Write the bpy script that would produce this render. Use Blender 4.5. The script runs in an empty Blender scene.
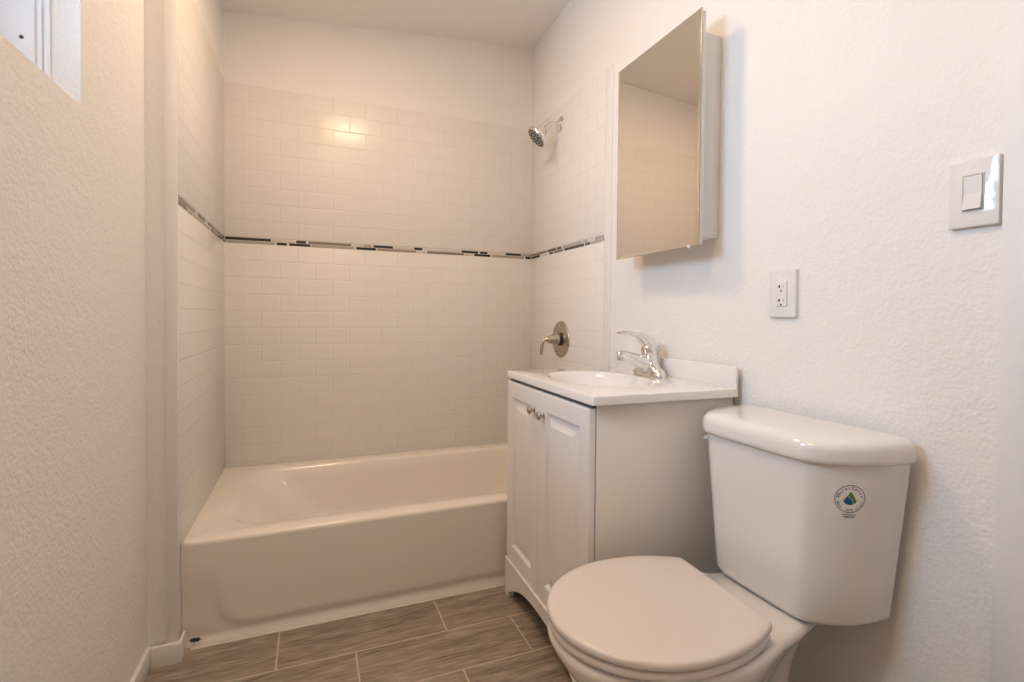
import bpy, bmesh, math
from mathutils import Vector, Matrix

S = bpy.context.scene
COL = S.collection
PI = math.pi

# ------------------------------------------------------------------ camera
CX, CY, CZ = 0.36046, -2.60908, 1.02729
YAW, PITCH, ROLL, FPX = 0.3893, -0.01832, 0.0089, 506.5915
_F = Vector((math.sin(YAW)*math.cos(PITCH), math.cos(YAW)*math.cos(PITCH), math.sin(PITCH)))
_R = Vector((math.cos(YAW), -math.sin(YAW), 0))
_U = _R.cross(_F)
_R2 = _R*math.cos(ROLL) + _U*math.sin(ROLL)
_U2 = -_R*math.sin(ROLL) + _U*math.cos(ROLL)
cam_data = bpy.data.cameras.new('camera')
cam = bpy.data.objects.new('camera', cam_data)
COL.objects.link(cam)
cam.matrix_world = Matrix(((_R2.x, _U2.x, -_F.x, CX), (_R2.y, _U2.y, -_F.y, CY),
                           (_R2.z, _U2.z, -_F.z, CZ), (0, 0, 0, 1)))
cam_data.sensor_fit = 'HORIZONTAL'
cam_data.sensor_width = 36
cam_data.lens = FPX*36/1024
cam_data.shift_x = (512-518.987)/1024
cam_data.shift_y = (325.398-341)/1024
cam_data.clip_start = 0.02
S.camera = cam

# ------------------------------------------------------------------ world, light, exposure
S.view_settings.view_transform = 'Standard'
S.view_settings.look = 'None'
S.view_settings.gamma = 1
S.view_settings.exposure = 0.0
S.view_settings.use_curve_mapping = False
w = bpy.data.worlds.new('world'); S.world = w
w.use_nodes = True
bg = w.node_tree.nodes['Background']
bg.inputs['Color'].default_value = (0.66, 0.80, 1.0, 1)
bg.inputs['Strength'].default_value = 0.8

def area(name, loc, direction, sx, sy, power, color):
    d = bpy.data.lights.new(name, 'AREA'); d.shape = 'RECTANGLE'
    d.size = sx; d.size_y = sy; d.energy = power; d.color = color
    o = bpy.data.objects.new(name, d); COL.objects.link(o)
    o.location = loc
    o.rotation_euler = Vector(direction).to_track_quat('-Z', 'Y').to_euler()
    return o
WIN_Y0, WIN_Y1, WIN_Z0, WIN_Z1 = -1.292, -1.95, 1.452, 2.02
DAYLIGHT, FILL_EMIT, FILL2_EMIT = 19, 58, 47
area('daylight', (-0.275, -1.66, 1.76), (1, 0, -0.04), 0.42, 0.42, DAYLIGHT, (0.50, 0.74, 1.0))

# ------------------------------------------------------------------ helpers
ORG = {}
def link(name, me, mat, parent=None):
    o = bpy.data.objects.new(name, me); COL.objects.link(o)
    mats = mat if isinstance(mat, (list, tuple)) else [mat]
    for m in mats: me.materials.append(m)
    if parent:
        o.parent = parent; ORG[o.name] = ORG[parent.name]
    else:
        ORG[o.name] = Vector((0, 0, 0))
    return o
def obj(name, bm, mat, parent=None, smooth=35, origin=None):
    """links a bmesh built in world coordinates as ONE mesh object"""
    off = ORG[parent.name] if parent else Vector(origin or (0, 0, 0))
    if off.length: bmesh.ops.translate(bm, verts=bm.verts, vec=-off)
    bmesh.ops.recalc_face_normals(bm, faces=bm.faces)
    me = bpy.data.meshes.new(name)
    bm.to_mesh(me); bm.free()
    if smooth:
        for p in me.polygons: p.use_smooth = True
        me.set_sharp_from_angle(angle=math.radians(smooth))
    o = link(name, me, mat, parent)
    if not parent and origin:
        o.location = origin; ORG[o.name] = Vector(origin)
    return o
def tag(o, label, cat=None, group=None):
    o['label'] = label
    if cat: o['category'] = cat
    if group: o['group'] = group
    return o
def thing(name, label, cat, loc, group=None):
    o = bpy.data.objects.new(name, None); COL.objects.link(o)
    o.location = loc; o.empty_display_size = 0.05
    ORG[o.name] = Vector(loc)
    return tag(o, label, cat, group)
def struct(name, bm, mat, label=None, parent=None, smooth=35):
    o = obj(name, bm, mat, parent, smooth)
    if not parent: o['kind'] = 'structure'
    if label: o['label'] = label
    return o

def box(bm, x0, x1, y0, y1, z0, z1, bevel=0, seg=2):
    r = bmesh.ops.create_cube(bm, size=1)
    vs = r['verts']
    bmesh.ops.scale(bm, verts=vs, vec=(abs(x1-x0), abs(y1-y0), abs(z1-z0)))
    bmesh.ops.translate(bm, verts=vs, vec=((x0+x1)/2, (y0+y1)/2, (z0+z1)/2))
    if bevel:
        es = list({e for v in vs for e in v.link_edges})
        bmesh.ops.bevel(bm, geom=es, offset=bevel, segments=seg, profile=0.5, affect='EDGES', clamp_overlap=True)
def prism(bm, poly, top):
    """poly: xy corners; from z=0 up to top(x,y)"""
    b = [bm.verts.new((x, y, 0)) for x, y in poly]
    t = [bm.verts.new((x, y, top(x, y))) for x, y in poly]
    n = len(poly)
    bm.faces.new(b[::-1]); bm.faces.new(t)
    for i in range(n):
        j = (i+1) % n
        bm.faces.new((b[i], b[j], t[j], t[i]))
def loft(bm, rings, cap0=True, cap1=True, closed=True, mats=None):
    vr = [[bm.verts.new(p) for p in r] for r in rings]
    n = len(vr[0])
    for k in range(len(vr)-1):
        for i in range(n if closed else n-1):
            j = (i+1) % n
            bm.faces.new((vr[k][i], vr[k][j], vr[k+1][j], vr[k+1][i]))
    if cap0: bm.faces.new(vr[0][::-1])
    if cap1: bm.faces.new(vr[-1])
    return vr
def frame_of(axis):
    a = Vector(axis).normalized()
    h = Vector((0, 0, 1)) if abs(a.z) < 0.9 else Vector((1, 0, 0))
    u = a.cross(h).normalized(); v = u.cross(a)
    return a, u, v
def lathe(bm, origin, axis, prof, n=32, cap0=True, cap1=True):
    """prof: (distance along axis, radius)"""
    a, u, v = frame_of(axis); o = Vector(origin)
    rings = [[o + a*d + (u*math.cos(2*PI*i/n) + v*math.sin(2*PI*i/n))*max(r, 1e-5) for i in range(n)] for d, r in prof]
    loft(bm, rings, cap0, cap1)
def tube(bm, pts, radii, n=14, flat=1.0, up=(0, 0, 1)):
    """swept tube; flat scales the thickness along the 'up-ish' direction"""
    P = [Vector(p) for p in pts]; rings = []
    for i, p in enumerate(P):
        t = (P[min(i+1, len(P)-1)] - P[max(i-1, 0)]).normalized()
        s = t.cross(Vector(up)).normalized(); q = s.cross(t)
        r = radii[i] if isinstance(radii, (list, tuple)) else radii
        fl = flat[i] if isinstance(flat, (list, tuple)) else flat
        rings.append([p + s*r*math.cos(2*PI*k/n) + q*r*fl*math.sin(2*PI*k/n) for k in range(n)])
    loft(bm, rings)
def smooth_path(pts, m=6):
    P = [Vector(p) for p in pts]; out = []
    for i in range(len(P)-1):
        p0, p1, p2, p3 = P[max(i-1, 0)], P[i], P[i+1], P[min(i+2, len(P)-1)]
        for k in range(m):
            t = k/m
            out.append(0.5*((2*p1) + (p2-p0)*t + (2*p0-5*p1+4*p2-p3)*t*t + (3*p1-p0-3*p2+p3)*t**3))
    out.append(P[-1]); return out
def interp(xs, n):
    """resample a list of scalars to n values"""
    out = []
    for i in range(n):
        f = i/(n-1)*(len(xs)-1); k = min(int(f), len(xs)-2); out.append(xs[k]+(xs[k+1]-xs[k])*(f-k))
    return out
def sstep(a, b, x):
    t = min(1, max(0, (x-a)/(b-a))); return t*t*(3-2*t)

# ------------------------------------------------------------------ materials
def mat(name, color, rough=0.5, metal=0.0, coat=0.0, bump=None, spec=None, emit=None, var=None):
    m = bpy.data.materials.new(name); m.use_nodes = True
    nt = m.node_tree; b = nt.nodes['Principled BSDF']
    b.inputs['Base Color'].default_value = (*color, 1)
    b.inputs['Roughness'].default_value = rough
    b.inputs['Metallic'].default_value = metal
    b.inputs['Coat Weight'].default_value = coat
    b.inputs['Coat Roughness'].default_value = 0.05
    if spec is not None: b.inputs['Specular IOR Level'].default_value = spec
    if emit:
        b.inputs['Emission Color'].default_value = (*emit[0], 1)
        b.inputs['Emission Strength'].default_value = emit[1]
    tc = nt.nodes.new('ShaderNodeTexCoord')
    if bump:                                     # list of (scale, distance, detail)
        prev = None
        for sc, dist, det in bump:
            nz = nt.nodes.new('ShaderNodeTexNoise'); nz.inputs['Scale'].default_value = sc
            nz.inputs['Detail'].default_value = det
            nt.links.new(tc.outputs['Object'], nz.inputs['Vector'])
            bp = nt.nodes.new('ShaderNodeBump'); bp.inputs['Distance'].default_value = dist
            bp.inputs['Strength'].default_value = 1
            nt.links.new(nz.outputs['Fac'], bp.inputs['Height'])
            if prev: nt.links.new(prev.outputs['Normal'], bp.inputs['Normal'])
            prev = bp
        nt.links.new(prev.outputs['Normal'], b.inputs['Normal'])
    if var:                                      # (scale, amount): faint mottling of the colour
        nz = nt.nodes.new('ShaderNodeTexNoise'); nz.inputs['Scale'].default_value = var[0]
        nt.links.new(tc.outputs['Object'], nz.inputs['Vector'])
        rp = nt.nodes.new('ShaderNodeMapRange')
        rp.inputs['To Min'].default_value = 1-var[1]; rp.inputs['To Max'].default_value = 1+var[1]*0.3
        nt.links.new(nz.outputs['Fac'], rp.inputs['Value'])
        mx = nt.nodes.new('ShaderNodeVectorMath'); mx.operation = 'SCALE'
        mx.inputs[0].default_value = color
        nt.links.new(rp.outputs['Result'], mx.inputs['Scale'])
        nt.links.new(mx.outputs['Vector'], b.inputs['Base Color'])
    return m

PAINT = mat('wall_paint', (0.86, 0.835, 0.81), 0.6, bump=[(130, 0.0015, 2), (45, 0.0014, 1)], var=(3, 0.03))
CEIL = mat('ceiling_paint', (0.95, 0.92, 0.885), 0.7, bump=[(120, 0.0015, 2)], var=(2, 0.03))
TRIMW = mat('trim_paint', (0.82, 0.80, 0.78), 0.4, bump=[(60, 0.0003, 2)])
CASING = mat('casing_paint', (0.82, 0.81, 0.81), 0.45, bump=[(70, 0.0006, 2)])
ENAMEL = mat('tub_enamel', (0.86, 0.81, 0.74), 0.16, coat=0.4, bump=[(6, 0.0012, 1)])
CERAMIC = mat('toilet_china', (0.82, 0.79, 0.77), 0.10, coat=0.5, bump=[(7, 0.0008, 1)])
SEATP = mat('seat_plastic', (0.77, 0.72, 0.70), 0.22, bump=[(5, 0.0006, 1)])
THERMO = mat('cabinet_white', (0.86, 0.845, 0.85), 0.35, bump=[(40, 0.0002, 2)])
SIDE_WARM = mat('cabinet_side_warm_lit', (0.84, 0.80, 0.75), 0.4, bump=[(40, 0.0002, 2)])  # white cabinet side, with warm bounce light put into its colour
GAP_SHADE = mat('cabinet_shadow_gap', (0.16, 0.14, 0.13), 0.8, var=(20, 0.1))
MARBLE = mat('cultured_marble', (0.84, 0.81, 0.79), 0.10, coat=0.5, var=(6, 0.02))
CHROME = mat('chrome', (0.82, 0.81, 0.80), 0.06, 1.0, bump=[(9, 0.0002, 1)])
NICKEL = mat('brushed_nickel', (0.52, 0.465, 0.40), 0.26, 1.0, bump=[(150, 0.0001, 1)])
NOZZLE = mat('nozzle_grey', (0.10, 0.095, 0.09), 0.6, var=(50, 0.2))
MIRROR = mat('mirror_glass', (0.83, 0.81, 0.76), 0.0, 1.0)
MIRROR_EDGE = mat('mirror_edge', (0.42, 0.40, 0.35), 0.2, 0.6, var=(10, 0.1))
PLATE = mat('white_plate_plastic', (0.80, 0.78, 0.77), 0.10, bump=[(28, 0.0022, 1)])
DEVICE = mat('device_plastic', (0.80, 0.78, 0.77), 0.25, var=(30, 0.02))
DARK = mat('dark_slot', (0.05, 0.045, 0.04), 0.7, var=(40, 0.2))
GREYSLOT = mat('grey_slot', (0.40, 0.37, 0.36), 0.6, var=(40, 0.1))
VINYL = mat('window_vinyl', (0.84, 0.86, 0.90), 0.3, bump=[(20, 0.0002, 1)])
CAULK = mat('cracked_caulk', (0.74, 0.70, 0.64), 0.6, bump=[(90, 0.002, 3)])
FILL_LAMP = mat('fill_lamp_glass', (0.9, 0.85, 0.75), 0.3, emit=((1.0, 0.70, 0.45), FILL_EMIT))  # glow of the added fill lamp over the tub end
FILL_LAMP2 = mat('far_fill_lamp_glass', (0.9, 0.85, 0.75), 0.3, emit=((1.0, 0.74, 0.50), FILL2_EMIT))  # glow of the second added fill lamp, towards the door
INK = mat('label_ink_navy', (0.06, 0.075, 0.16), 0.5, var=(200, 0.1))
BLUE = mat('label_blue', (0.010, 0.10, 0.28), 0.4, var=(200, 0.1))
GREEN = mat('label_green', (0.09, 0.22, 0.02), 0.4, var=(200, 0.1))
DECAL = mat('label_film', (0.84, 0.80, 0.80), 0.25, var=(60, 0.02))
MOSAIC = {
    'K': mat('mosaic_black', (0.035, 0.028, 0.022), 0.08, var=(30, 0.2)),
    'D': mat('mosaic_charcoal', (0.10, 0.085, 0.07), 0.10, var=(30, 0.2)),
    'T': mat('mosaic_taupe', (0.27, 0.215, 0.18), 0.12, var=(30, 0.15)),
    'P': mat('mosaic_rose_taupe', (0.40, 0.31, 0.27), 0.12, var=(30, 0.12)),
    'N': mat('mosaic_tan', (0.50, 0.40, 0.31), 0.12, var=(30, 0.12)),
    'G': mat('mosaic_grey', (0.46, 0.43, 0.39), 0.12, var=(30, 0.1)),
    'L': mat('mosaic_pale_glass', (0.70, 0.66, 0.62), 0.10, var=(30, 0.05)),
}
GROUT = mat('mosaic_grout', (0.78, 0.74, 0.70), 0.7, bump=[(200, 0.0004, 2)])

def glass_mat():
    m = bpy.data.materials.new('window_glass'); m.use_nodes = True
    nt = m.node_tree; nt.nodes.clear()
    out = nt.nodes.new('ShaderNodeOutputMaterial'); mix = nt.nodes.new('ShaderNodeMixShader')
    tr = nt.nodes.new('ShaderNodeBsdfTransparent'); gl = nt.nodes.new('ShaderNodeBsdfGlossy')
    gl.inputs['Roughness'].default_value = 0.02
    tr.inputs['Color'].default_value = (0.95, 0.97, 0.98, 1)
    fr = nt.nodes.new('ShaderNodeFresnel'); fr.inputs['IOR'].default_value = 1.45
    nt.links.new(fr.outputs['Fac'], mix.inputs['Fac'])
    nt.links.new(tr.outputs['BSDF'], mix.inputs[1]); nt.links.new(gl.outputs['BSDF'], mix.inputs[2])
    nt.links.new(mix.outputs['Shader'], out.inputs['Surface'])
    return m
GLASS = glass_mat()

def tile_mat(name, axis, u0, z0):
    """white 3x6 subway tile, mortar line at height z0, joint at u0 on the wall axis"""
    m = bpy.data.materials.new(name); m.use_nodes = True
    nt = m.node_tree; b = nt.nodes['Principled BSDF']; N = nt.nodes.new; L = nt.links.new
    tc = N('ShaderNodeTexCoord'); sp = N('ShaderNodeSeparateXYZ'); L(tc.outputs['Object'], sp.inputs[0])
    ax = N('ShaderNodeMath'); ax.operation = 'SUBTRACT'; ax.inputs[1].default_value = u0
    L(sp.outputs[axis], ax.inputs[0])
    az = N('ShaderNodeMath'); az.operation = 'SUBTRACT'; az.inputs[1].default_value = z0
    L(sp.outputs['Z'], az.inputs[0])
    cb = N('ShaderNodeCombineXYZ'); L(ax.outputs[0], cb.inputs['X']); L(az.outputs[0], cb.inputs['Y'])
    def brick(smooth, mortar):
        br = N('ShaderNodeTexBrick')
        br.inputs['Scale'].default_value = 1
        br.inputs['Brick Width'].default_value = 0.1535; br.inputs['Row Height'].default_value = 0.0767
        br.inputs['Mortar Size'].default_value = mortar; br.inputs['Mortar Smooth'].default_value = smooth
        br.offset = 0.5; br.offset_frequency = 2; br.squash = 1
        L(cb.outputs[0], br.inputs['Vector']); return br
    br = brick(0.3, 0.0010)
    br.inputs['Color1'].default_value = (0.83, 0.80, 0.77, 1); br.inputs['Color2'].default_value = (0.82, 0.79, 0.76, 1)
    br.inputs['Mortar'].default_value = (0.78, 0.745, 0.71, 1)
    L(br.outputs['Color'], b.inputs['Base Color'])
    b.inputs['Roughness'].default_value = 0.26
    b.inputs['Coat Weight'].default_value = 0.0; b.inputs['Coat Roughness'].default_value = 0.06
    br2 = brick(1.0, 0.0030)
    inv = N('ShaderNodeMath'); inv.operation = 'SUBTRACT'; inv.inputs[0].default_value = 1; L(br2.outputs['Fac'], inv.inputs[1])
    bp = N('ShaderNodeBump'); bp.inputs['Distance'].default_value = 0.0012; bp.inputs['Strength'].default_value = 0.8
    L(inv.outputs[0], bp.inputs['Height'])
    nz = N('ShaderNodeTexNoise'); nz.inputs['Scale'].default_value = 9; nz.inputs['Detail'].default_value = 1
    L(tc.outputs['Object'], nz.inputs['Vector'])
    bp2 = N('ShaderNodeBump'); bp2.inputs['Distance'].default_value = 0.0006
    L(nz.outputs['Fac'], bp2.inputs['Height']); L(bp.outputs['Normal'], bp2.inputs['Normal'])
    L(bp2.outputs['Normal'], b.inputs['Normal']); L(bp2.outputs['Normal'], b.inputs['Coat Normal'])
    return m

def floor_mat():
    m = bpy.data.materials.new('wood_look_floor_tile'); m.use_nodes = True
    nt = m.node_tree; b = nt.nodes['Principled BSDF']; N = nt.nodes.new; L = nt.links.new
    tc = N('ShaderNodeTexCoord'); mp = N('ShaderNodeMapping'); mp.vector_type = 'POINT'
    # row lines at y = -0.8185 - k*0.194 ; joints of the first row at x = 0.267
    mp.inputs['Location'].default_value = (-0.267-0.2205, 0.8185 + 0.194, 0)
    L(tc.outputs['Object'], mp.inputs['Vector'])
    br = N('ShaderNodeTexBrick'); br.inputs['Scale'].default_value = 1
    br.inputs['Brick Width'].default_value = 0.504; br.inputs['Row Height'].default_value = 0.194
    br.inputs['Mortar Size'].default_value = 0.0029; br.inputs['Mortar Smooth'].default_value = 0.1
    br.offset = 0.4375; br.offset_frequency = 2
    br.inputs['Color1'].default_value = (0, 0, 0, 1); br.inputs['Color2'].default_value = (1, 1, 1, 1)
    br.inputs['Mortar'].default_value = (0.5, 0.5, 0.5, 1)
    L(mp.outputs[0], br.inputs['Vector'])
    # grain: long stretched noise, shifted per plank
    sh = N('ShaderNodeVectorMath'); sh.operation = 'MULTIPLY_ADD'
    sh.inputs[1].default_value = (3.1, 5.7, 0); L(br.outputs['Color'], sh.inputs[0]); L(tc.outputs['Object'], sh.inputs[2])
    m1 = N('ShaderNodeMapping'); m1.inputs['Scale'].default_value = (2.6, 20, 1); L(sh.outputs[0], m1.inputs['Vector'])
    n1 = N('ShaderNodeTexNoise'); n1.inputs['Scale'].default_value = 0.8; n1.inputs['Detail'].default_value = 8
    n1.inputs['Roughness'].default_value = 0.62; n1.inputs['Distortion'].default_value = 1.6
    L(m1.outputs[0], n1.inputs['Vector'])
    m2 = N('ShaderNodeMapping'); m2.inputs['Scale'].default_value = (11, 110, 1); L(sh.outputs[0], m2.inputs['Vector'])
    n2 = N('ShaderNodeTexNoise'); n2.inputs['Scale'].default_value = 1.3; n2.inputs['Detail'].default_value = 4
    L(m2.outputs[0], n2.inputs['Vector'])
    mxf = N('ShaderNodeMath'); mxf.operation = 'MULTIPLY_ADD'; mxf.inputs[1].default_value = 0.62
    L(n2.outputs['Fac'], mxf.inputs[0])
    sc = N('ShaderNodeMath'); sc.operation = 'MULTIPLY'; sc.inputs[1].default_value = 0.66
    L(n1.outputs['Fac'], sc.inputs[0]); L(sc.outputs[0], mxf.inputs[2])
    cr = N('ShaderNodeValToRGB'); cr.color_ramp.elements[0].position = 0.44; cr.color_ramp.elements[1].position = 0.84
    cr.color_ramp.elements[0].color = (0.13, 0.103, 0.082, 1); cr.color_ramp.elements[1].color = (0.47, 0.385, 0.31, 1)
    e = cr.color_ramp.elements.new(0.62); e.color = (0.285, 0.228, 0.18, 1)
    L(mxf.outputs[0], cr.inputs[0])
    mx = N('ShaderNodeMix'); mx.data_type = 'RGBA'
    L(br.outputs['Fac'], mx.inputs['Factor']); L(cr.outputs[0], mx.inputs[6])
    mx.inputs[7].default_value = (0.55, 0.465, 0.385, 1)
    L(mx.outputs[2], b.inputs['Base Color'])
    b.inputs['Roughness'].default_value = 0.42
    inv = N('ShaderNodeMath'); inv.operation = 'MULTIPLY_ADD'; inv.inputs[1].default_value = -1; inv.inputs[2].default_value = 1
    L(br.outputs['Fac'], inv.inputs[0])
    bp = N('ShaderNodeBump'); bp.inputs['Distance'].default_value = 0.0015; L(inv.outputs[0], bp.inputs['Height'])
    bp2 = N('ShaderNodeBump'); bp2.inputs['Distance'].default_value = 0.0006; L(mxf.outputs[0], bp2.inputs['Height'])
    L(bp.outputs['Normal'], bp2.inputs['Normal']); L(bp2.outputs['Normal'], b.inputs['Normal'])
    return m
FLOOR = floor_mat()

# ------------------------------------------------------------------ room shell
W = 1.5                      # tile plane of the right wall; back tile plane y=0; left tile plane x=0
XL = -0.079                  # left wall
YE = -0.859                  # front end of the tub alcove's left wall
YF = -3.10                   # wall behind the camera
TOP = 2.065                  # tile top
BZ0, BZ1 = 1.345, 1.375      # mosaic band
def ceil_z(x, y): return 2.373 + 0.0975*x - 0.06*y

bm = bmesh.new(); box(bm, -0.30, W+0.16, YF-0.1, 0.12, -0.06, 0)
struct('floor', bm, FLOOR, 'brown grey wood-look plank tile floor with pale grout', smooth=0)
bm = bmesh.new()
pts = [(-0.35, 0.15), (W+0.2, 0.15), (W+0.2, YF-0.12), (-0.35, YF-0.12)]
lo = [bm.verts.new((x, y, ceil_z(x, y))) for x, y in pts]
hi = [bm.verts.new((x, y, ceil_z(x, y)+0.08)) for x, y in pts]
bm.faces.new(lo); bm.faces.new(hi[::-1])
for i in range(4): bm.faces.new((lo[i], lo[(i+1) % 4], hi[(i+1) % 4], hi[i]))
struct('ceiling', bm, CEIL, 'slightly sloping plain white ceiling', smooth=0)

def top(x, y): return ceil_z(x, y)
PT = 0.006                   # tile stands this far proud of the paint
def quad_prism(x0, x1, y0, y1):
    b = bmesh.new(); prism(b, [(x0, y0), (x1, y0), (x1, y1), (x0, y1)], top); return b
wall_back = struct('wall_back', quad_prism(-0.12, W+0.15, PT, 0.12), PAINT, 'painted back wall above the tub with white subway tile', smooth=0)
wall_right = struct('wall_right', quad_prism(W+PT, W+0.15, YF, PT), PAINT, 'textured white right wall behind vanity and toilet', smooth=0)
struct('wall_front', quad_prism(-0.30, W+0.15, YF-0.1, YF), PAINT, 'white wall behind the camera', smooth=0)
wall_alcove = struct('wall_alcove', quad_prism(-0.12, -PT, YE, PT), PAINT, 'short wall at the left end of the tub', smooth=0)
# left wall with the window opening
XO = -0.26
bm = bmesh.new()
prism(bm, [(XO, WIN_Y0), (XL, WIN_Y0), (XL, YE), (XO, YE)], top)
prism(bm, [(XO, YF), (XL, YF), (XL, WIN_Y1), (XO, WIN_Y1)], top)
prism(bm, [(XO, WIN_Y1), (XL, WIN_Y1), (XL, WIN_Y0), (XO, WIN_Y0)], lambda x, y: WIN_Z0)
zt = [(XO, WIN_Y1), (XL, WIN_Y1), (XL, WIN_Y0), (XO, WIN_Y0)]
lo = [bm.verts.new((x, y, WIN_Z1)) for x, y in zt]; hi = [bm.verts.new((x, y, top(x, y))) for x, y in zt]
bm.faces.new(lo[::-1]); bm.faces.new(hi)
for i in range(4): bm.faces.new((lo[i], lo[(i+1) % 4], hi[(i+1) % 4], hi[i]))
struct('wall_left', bm, PAINT, 'textured white left wall with a deep-set window', smooth=0)

# tile surround, mosaic band
ZR = 0.328                   # tub rim
def slab(x0, x1, y0, y1, z0, z1, bev=0.0015):
    b = bmesh.new(); box(b, x0, x1, y0, y1, z0, z1, bev, 2); return b
YR = -0.764
for par, ax, u0, ext in ((wall_back, 'X', 0.148, (-0.004, W+0.004, 0, PT+0.004)),
                         (wall_alcove, 'Y', -0.10, (-PT-0.004, 0, YE, PT)),
                         (wall_right, 'Y', -0.085, (W, W+PT+0.004, YR, PT))):
    x0, x1, y0, y1 = ext
    obj('subway_tile', slab(x0, x1, y0, y1, ZR+0.0006, BZ0), tile_mat('subway_tile_lower_'+ax, ax, u0, BZ0-0.0767*20), par)
    obj('subway_tile', slab(x0, x1, y0, y1, BZ1, TOP), tile_mat('subway_tile_upper_'+ax, ax, u0-0.076, BZ1), par)

BT = [('K',0.001,0.188),('L',0.192,0.287),('K',0.294,0.337),('T',0.348,0.542),('L',0.545,0.594),('N',0.596,0.637),('K',0.646,0.741),('L',0.746,0.844),('K',0.847,0.89),('L',0.9,1.092),('K',1.097,1.189),('K',1.2,1.243),('L',1.249,1.344),('K',1.347,1.439),('G',1.445,1.498)]
BB = [('K',0.001,0.006),('G',0.009,0.205),('K',0.211,0.255),('K',0.264,0.357),('G',0.361,0.556),('K',0.563,0.658),('P',0.663,0.859),('L',0.864,0.908),('T',0.913,1.111),('L',1.117,1.161),('K',1.167,1.26),('N',1.269,1.457),('K',1.465,1.497)]
RT = [('T',-0.002,-0.202),('D',-0.214,-0.313),('D',-0.324,-0.368),('G',-0.379,-0.578),('G',-0.587,-0.627),('L',-0.641,-0.684),('G',-0.692,-0.763)]
RB = [('K',-0.007,-0.114),('L',-0.125,-0.226),('D',-0.235,-0.279),('T',-0.291,-0.387),('D',-0.401,-0.596),('D',-0.605,-0.65),('G',-0.658,-0.75),('K',-0.756,-0.763)]
LT = [('G',-0.858,-0.84),('T',-0.83,-0.621),('L',-0.608,-0.572),('D',-0.561,-0.448),('L',-0.435,-0.39),('D',-0.376,-0.18),('D',-0.172,-0.004)]
LB = [('D',-0.858,-0.753),('G',-0.745,-0.652),('G',-0.64,-0.349),('D',-0.328,-0.135),('T',-0.125,-0.004)]
ORDER = list(MOSAIC)
def band(par, side, rows):
    b = bmesh.new()
    def pc(u0, u1, z0, z1, d, mi, bev):
        n0 = len(b.faces)
        if side == 'B': box(b, u0, u1, -d, PT+0.002, z0, z1, bev, 1)
        if side == 'R': box(b, W-d, W+PT+0.002, u1, u0, z0, z1, bev, 1)
        if side == 'L': box(b, -PT-0.002, d, u0, u1, z0, z1, bev, 1)
        b.faces.ensure_lookup_table()
        for f in b.faces[n0:]: f.material_index = mi
    lo_, hi_ = {'B': (0, W), 'R': (0, YR), 'L': (YE, 0)}[side]
    pc(lo_, hi_, BZ0, BZ1, -0.0015, len(ORDER), 0)
    zm = (BZ0+BZ1)/2
    for row, z0, z1 in ((rows[0], zm+0.0012, BZ1-0.0022), (rows[1], BZ0+0.0022, zm-0.0012)):
        for c, u0, u1 in row: pc(u0+0.001*(1 if u1 > u0 else -1), u1, z0, z1, 0.0005, ORDER.index(c), 0.0008)
    obj('mosaic_band', b, [MOSAIC[k] for k in ORDER]+[GROUT], par, smooth=0)
band(wall_back, 'B', (BT, BB)); band(wall_right, 'R', (RT, RB)); band(wall_alcove, 'L', (LT, LB))

# edge trims: upright at the left end of the alcove, bullnose at the right tile edge
bm = bmesh.new(); box(bm, -0.031, 0.0, YE-0.007, YE+0.004, 0.05, top(0, YE)-0.0, 0.002)
struct('trim_1', bm, TRIMW, 'white upright trim strip at the left end of the tub alcove')
bm = bmesh.new(); box(bm, W-0.001, W+PT+0.004, YR-0.052, YR-0.001, ZR+0.03, TOP, 0.003, 3)
struct('trim_2', bm, TRIMW, 'white bullnose strip along the right edge of the shower tile')
# baseboards
bm = bmesh.new()
BH = 0.061; BT_ = 0.012
box(bm, XL, XL+BT_, YF, YE-0.002, 0, BH, 0.002)
struct('baseboard_left', bm, TRIMW, 'low white baseboard along the left wall')
bm = bmesh.new()
box(bm, XL+BT_, 0.009, YE-0.007-BT_, YE-0.007, 0, BH, 0.002)
box(bm, 0.0, 0.009, YE-0.008, -0.815, 0, BH, 0.002)
struct('baseboard_return', bm, TRIMW, 'short white baseboard wrapping the corner beside the tub')

# door casing at the far right, with a closed door slab in its opening
bm = bmesh.new()
box(bm, W-0.010, W+PT+0.003, -2.161, -2.100, 0, 2.10, 0.003)
box(bm, W-0.010, W+PT+0.003, -2.98, -2.919, 0, 2.10, 0.003)
box(bm, W-0.010, W+PT+0.003, -2.98, -2.100, 2.10, 2.16, 0.003)
struct('trim_3', bm, CASING, 'white door casing at the right edge beside the light switch')
bm = bmesh.new(); box(bm, W-0.004, W+PT+0.001, -2.917, -2.163, 0.006, 2.098, 0.002)
d = struct('door_1', bm, CASING, 'closed white flush door in the right wall')
bm = bmesh.new(); lathe(bm, (W-0.004, -2.22, 0.95), (-1, 0, 0), [(0, 0.03), (0.008, 0.03), (0.01, 0.012), (0.03, 0.012), (0.036, 0.026), (0.06, 0.026), (0.066, 0.015)], 24)
obj('door_knob', bm, NICKEL, d)

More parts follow.
